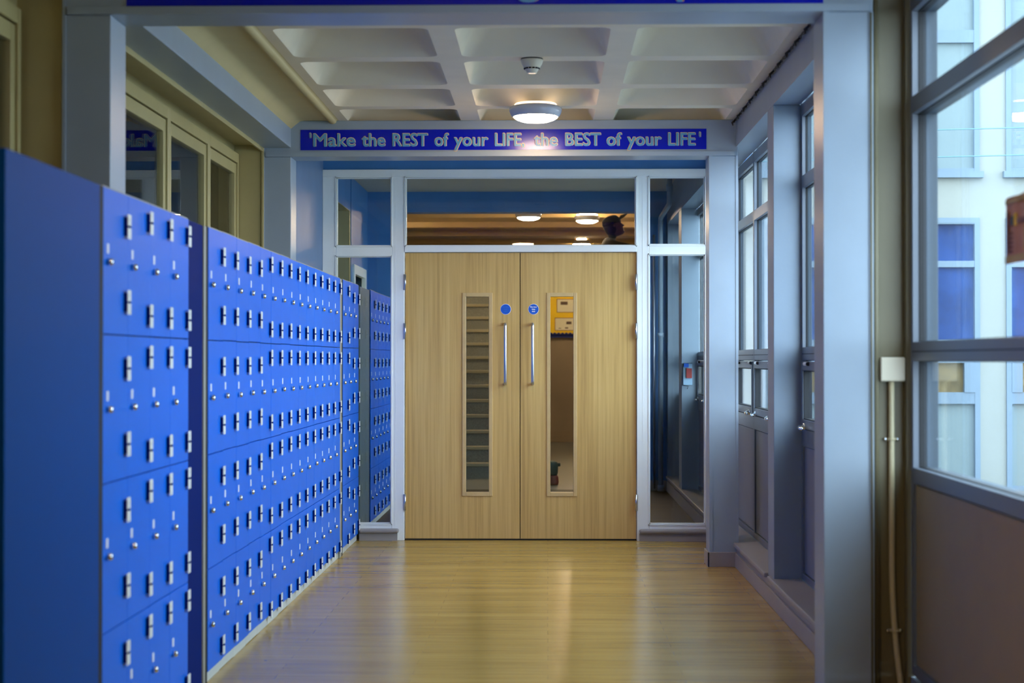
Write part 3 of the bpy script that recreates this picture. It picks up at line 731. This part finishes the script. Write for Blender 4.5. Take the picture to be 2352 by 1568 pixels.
e = empty('drain_pipe', 'grey-blue pipe bending down the far right corner behind the screen', 'pipe', (1.10, 16.3, 0))
pp = [(0, -1.2, 2.93), (0, -1.2, 2.74), (0, -1.19, 2.70), (0, -1.15, 2.685), (0, -.06, 2.66), (0, -.01, 2.65), (0, .02, 2.60), (0, .02, .02)]
MB().tube(pp, .024, 14).build('pipe_run', 'post', e)
m = MB(); m.lathe([(.031, 2.80), (.031, 2.86)], (0, -1.2, 0), n=18); m.lathe([(.031, 0.0), (.031, .06)], (0, .02, 0), n=18); m.lathe([(.030, 1.5), (.030, 1.54)], (0, .02, 0), n=18); m.build('pipe_collar', 'post', e)
MB().tube([(-.06, .07, 0.02), (-.06, .07, 2.5)], .012, 10).build('thin_pipe', 'steel', e)

e = empty('alarm_call_point', 'red alarm point in a clear cover, seen through right sidelight', 'alarm', (1.215, 14.62, 1.08))
B(-.035, .045, -.018, 0, -.02, .17).build('clear_cover', 'clear', e); B(-.008, .040, -.045, -.018, .04, .125).build('call_point', 'red', e); B(-.03, .012, -.04, -.018, .135, .168).build('cover_label', 'signblue', e)
m = MB(); m.tube([(-.036, -.022, -.02), (-.036, -.022, .17), (.045, -.022, .17)], .003, 6); m.tube([(-.036, -.022, -.02), (.01, -.022, -.03), (.0, -.022, -.055)], .003, 6); m.build('cover_frame', 'gasket', e)

# landing hidden behind the door leaf, and the person on it
e = empty('landing_platform', 'raised landing carrying the person', 'landing', (.95, 19.3, 0))
B(-.45, .75, -.5, .5, 1.06, 1.16).build('landing_slab', 'terrazzo', e); B(-.35, .65, -.4, .4, 0, 1.06).build('landing_base', 'hallwall', e)

def skin_body(name, verts, edges, radii, m, parent, root=0, sub=2):
    me = bpy.data.meshes.new(name); me.from_pydata(verts, edges, []); me.update()
    o = bpy.data.objects.new(name, me); COL.objects.link(o); o.parent = parent
    me.materials.append(M[m])
    md = o.modifiers.new('skin', 'SKIN'); md.use_smooth_shade = True
    sv = me.skin_vertices[0].data if me.skin_vertices else None
    if sv is None:
        bpy.context.view_layer.objects.active = o; bpy.ops.object.mode_set(mode='OBJECT'); sv = me.skin_vertices[0].data
    for i, r in enumerate(radii): sv[i].radius = (r, r) if not isinstance(r, tuple) else r; sv[i].use_root = (i == root)
    s = o.modifiers.new('sub', 'SUBSURF'); s.levels = sub; s.render_levels = sub
    return o
pr = empty('person', 'person in dark cap and jacket in profile, seen through the transom glass', 'person', (.72, 19.3, 1.16))
# body faces +x; head tilted slightly up
V = [(0, 0, .92), (0, 0, 1.10), (-.01, 0, 1.30), (0, 0, 1.44), (.02, 0, 1.52), (.03, 0, 1.60),
     (0, .09, .86), (.01, .10, .48), (-.02, .10, .07), (.13, .10, .03), (0, -.09, .86), (.01, -.10, .48), (-.02, -.10, .07), (.13, -.10, .03),
     (0, .19, 1.40), (.06, .24, 1.13), (.30, .22, 1.08), (.38, .21, 1.08),
     (0, -.19, 1.42), (.26, -.24, 1.38), (.50, -.20, 1.44), (.58, -.19, 1.46)]
E = [(0, 1), (1, 2), (2, 3), (3, 4), (4, 5), (0, 6), (6, 7), (7, 8), (8, 9), (0, 10), (10, 11), (11, 12), (12, 13), (3, 14), (14, 15), (15, 16), (16, 17), (3, 18), (18, 19), (19, 20), (20, 21)]
R = [.15, .14, .15, .11, .06, .06, .09, .062, .042, .04, .09, .062, .042, .04, .075, .052, .036, .028, .075, .052, .036, .028]
skin_body('body', V, E, R, 'cloth', pr)
def hand(c, sgn):
    vs_ = [c, (c[0]+.05, c[1], c[2]), (c[0]+.085, c[1], c[2])]; es = [(0, 1), (1, 2)]; rs = [.026, .034, .030]
    for i, (dy, ln) in enumerate(((-.03, .062), (-.01, .075), (.01, .070), (.03, .055))):
        a = len(vs_); vs_ += [(c[0]+.10, c[1]+dy, c[2]), (c[0]+.10+ln*.55, c[1]+dy, c[2]-.012), (c[0]+.10+ln*.9, c[1]+dy, c[2]-.035)]; es += [(2, a), (a, a+1), (a+1, a+2)]; rs += [.0095, .0085, .007]
    a = len(vs_); vs_ += [(c[0]+.05, c[1]-sgn*.045, c[2]), (c[0]+.09, c[1]-sgn*.06, c[2]-.01)]; es += [(1, a), (a, a+1)]; rs += [.011, .008]
    skin_body('hand', vs_, es, rs, 'skin', pr, 0, 1)
hand((.39, .21, 1.08), 1); hand((.59, -.19, 1.46), -1)
# head: swept cross-sections in profile with brow, nose, lips and chin
hd = MB(); prof = [  # z, back x, front x, half width
    (-.125, -.045, .070, .030), (-.112, -.055, .094, .045), (-.098, -.062, .100, .052), (-.086, -.070, .092, .058), (-.074, -.076, .101, .061), (-.066, -.080, .097, .063), (-.056, -.084, .102, .065),
    (-.046, -.088, .097, .068), (-.036, -.092, .121, .070), (-.026, -.095, .118, .071), (-.012, -.098, .106, .073), (.002, -.100, .096, .075), (.014, -.101, .094, .076), (.026, -.101, .102, .077), (.045, -.100, .101, .077), (.070, -.094, .092, .072), (.092, -.078, .072, .058), (.108, -.045, .040, .035), (.113, -.01, .01, .008)]
nn = 28; vs_ = []
for z, xb, xf, hw in prof:
    for k2 in range(nn):
        a = 2*PI*k2/nn; cx = (xb+xf*.86)/2; rx = (xf*.86-xb)/2
        x = cx+rx*math.cos(a); y = hw*math.sin(a)
        fr_ = max(0, math.cos(a))**14; x += fr_*(xf-xf*.86)
        vs_.append((x, y, z))
fs_ = [(g*nn+q_, g*nn+(q_+1) % nn, (g+1)*nn+(q_+1) % nn, (g+1)*nn+q_) for g in range(len(prof)-1) for q_ in range(nn)]
fs_ += [tuple(range(nn)), tuple(range((len(prof)-1)*nn, len(prof)*nn))]
hd.add(vs_, fs_, 0, True)
for sy in (-1, 1):
    hd.lathe([(.006, -.008), (.018, -.004), (.024, .004), (.016, .010)], (-.005, sy*.076, .0), 'y', 14)
    hd.lathe([(.002, -.004), (.010, 0), (.009, .006)], (.084, sy*.030, .012), 'x', 10, 1)
H = hd.build('head', ['skin', 'black'], pr); H.location = (.04, 0, 1.66); H.rotation_euler = (0, math.radians(-20), 0)
cp = MB(); cp.lathe([(.095, .02), (.107, .028), (.108, .055), (.100, .085), (.080, .108), (.048, .122), (.010, .127)], (-.012, 0, 0), 'z', 28)
vs_ = []; 
for i in range(9):
    a = math.radians(-55+110*i/8)
    for r0, zz in ((.095, .045), (.165, .062), (.215, .085)): vs_.append((-.012+r0*math.cos(a)*(1.0 if r0 < .1 else 1), min(.1, r0)*math.sin(a)*.95, zz)); vs_.append((-.012+r0*math.cos(a), min(.1, r0)*math.sin(a)*.95, zz-.006))
fs_ = []
for i in range(8):
    a = i*6; b = a+6
    fs_ += [(a, a+2, b+2, b), (a+2, a+4, b+4, b+2), (a+1, b+1, b+3, a+3), (a+3, b+3, b+5, a+5), (a+4, a+5, b+5, b+4), (a, b, b+1, a+1)]
fs_ += [(0, 1, 3, 2), (2, 3, 5, 4), (48, 50, 51, 49), (50, 52, 53, 51)]
cp.add(vs_, fs_)
C = cp.build('cap', 'cloth', H)
ha = MB().lathe([(.06, -.085), (.080, -.05), (.088, 0), (.086, .03)], (-.03, 0, 0), 'z', 20); ha.build('hair', 'cloth', H)

# ------------------------------------------------------------------ courtyard building
FY = 16.0
fb = empty('courtyard_building', 'white rendered building across the courtyard with pale blue window frames', 'building', (4.5, FY, 0))
ops = []; x = 2.07-4.5
xs_ = [1.72+1.16*i-4.5 for i in range(0, 7)]     # opening left edges, width .90... pier between
wx = [(3.20-4.5+1.16*(i-1), 4.11-4.5+1.16*(i-1)) for i in range(0, 6)]
wm = MB(); lo, hi = 1.47-4.5, 9.2-4.5
prev = lo
for a, b in wx:
    wm.box(prev, a, 0, .3, 0, 7.6); prev = b
wm.box(prev, hi, 0, .3, 0, 7.6)
for a, b in wx:
    for z0, z1 in ((0, .03), (2.63, 3.03), (5.6, 7.6)): wm.box(a, b, 0, .3, z0, z1)
wm.build('rendered_wall', 'facade', fb)
def fac_window(a, b, z0, rows, sill, idx):
    f = MB(); t = .05; top = rows[-1][1]+.06
    f.box(a+t, b-t, -.015, .06, rows[-1][1], top-.05)
    f.box(a, a+t, -.02, .06, z0, top); f.box(b-t, b, -.02, .06, z0, top); f.box(a+t, b-t, -.02, .06, top-.05, top)
    zs = z0
    g, pn, gd = MB(), MB(), MB()
    for za, zb, kind in rows:
        f.box(a+t, b-t, -.015, .06, zs, za)
        ww = .10 if kind == 'v' else .0
        if kind == 'v': f.box(a+t, a+t+ww, -.025, .05, za, zb); f.box(b-t-ww, b-t, -.025, .05, za, zb)
        {'g': g, 'p': pn, 'v': gd}[kind].box(a+t+ww, b-t-ww, .03, .04, za, zb)
        zs = zb
    if sill: f.box(a-.03, b+.03, -.06, .05, z0-.04, z0+.02)
    w_ = f.build('window', 'facframe', fb)
    if g.v: g.build('pane', 'facglass', w_)
    if pn.v: pn.build('panel_or_sky_pane', 'facpanelsky', w_)
    if gd.v: gd.build('vent_pane', 'facgold', w_)
for i, (a, b) in enumerate(wx):
    fac_window(a, b, .03, [(.08, .86, 'p'), (.97, 1.25, 'v'), (1.47, 2.16, 'g'), (2.22, 2.57, 'g')], False, i)
    fac_window(a, b, 3.05, [(3.10, 4.30, 'p'), (4.42, 4.95, 'p'), (5.02, 5.5, 'p')], True, i)  # upper panes get the pale panel colour as a painted sky reflection
# overhead wires
for z, lab in ((3.345, 'upper thin wire strung across the courtyard'), (3.09, 'lower thin wire strung across the courtyard')):
    m = MB().tube([(1.5+7*i/20, 15.7, z+.035-.12*(1-((i-10)/10)**2)*.0+.008*i) for i in range(21)], .006, 6)
    tag(m.build('overhead_wire', 'wire'), lab, 'wire', 'wires across the courtyard')
struct('floor_courtyard', B(1.46, 14, -8, 16, -.12, -.02), 'paving', 'grey paved courtyard outside the right windows')
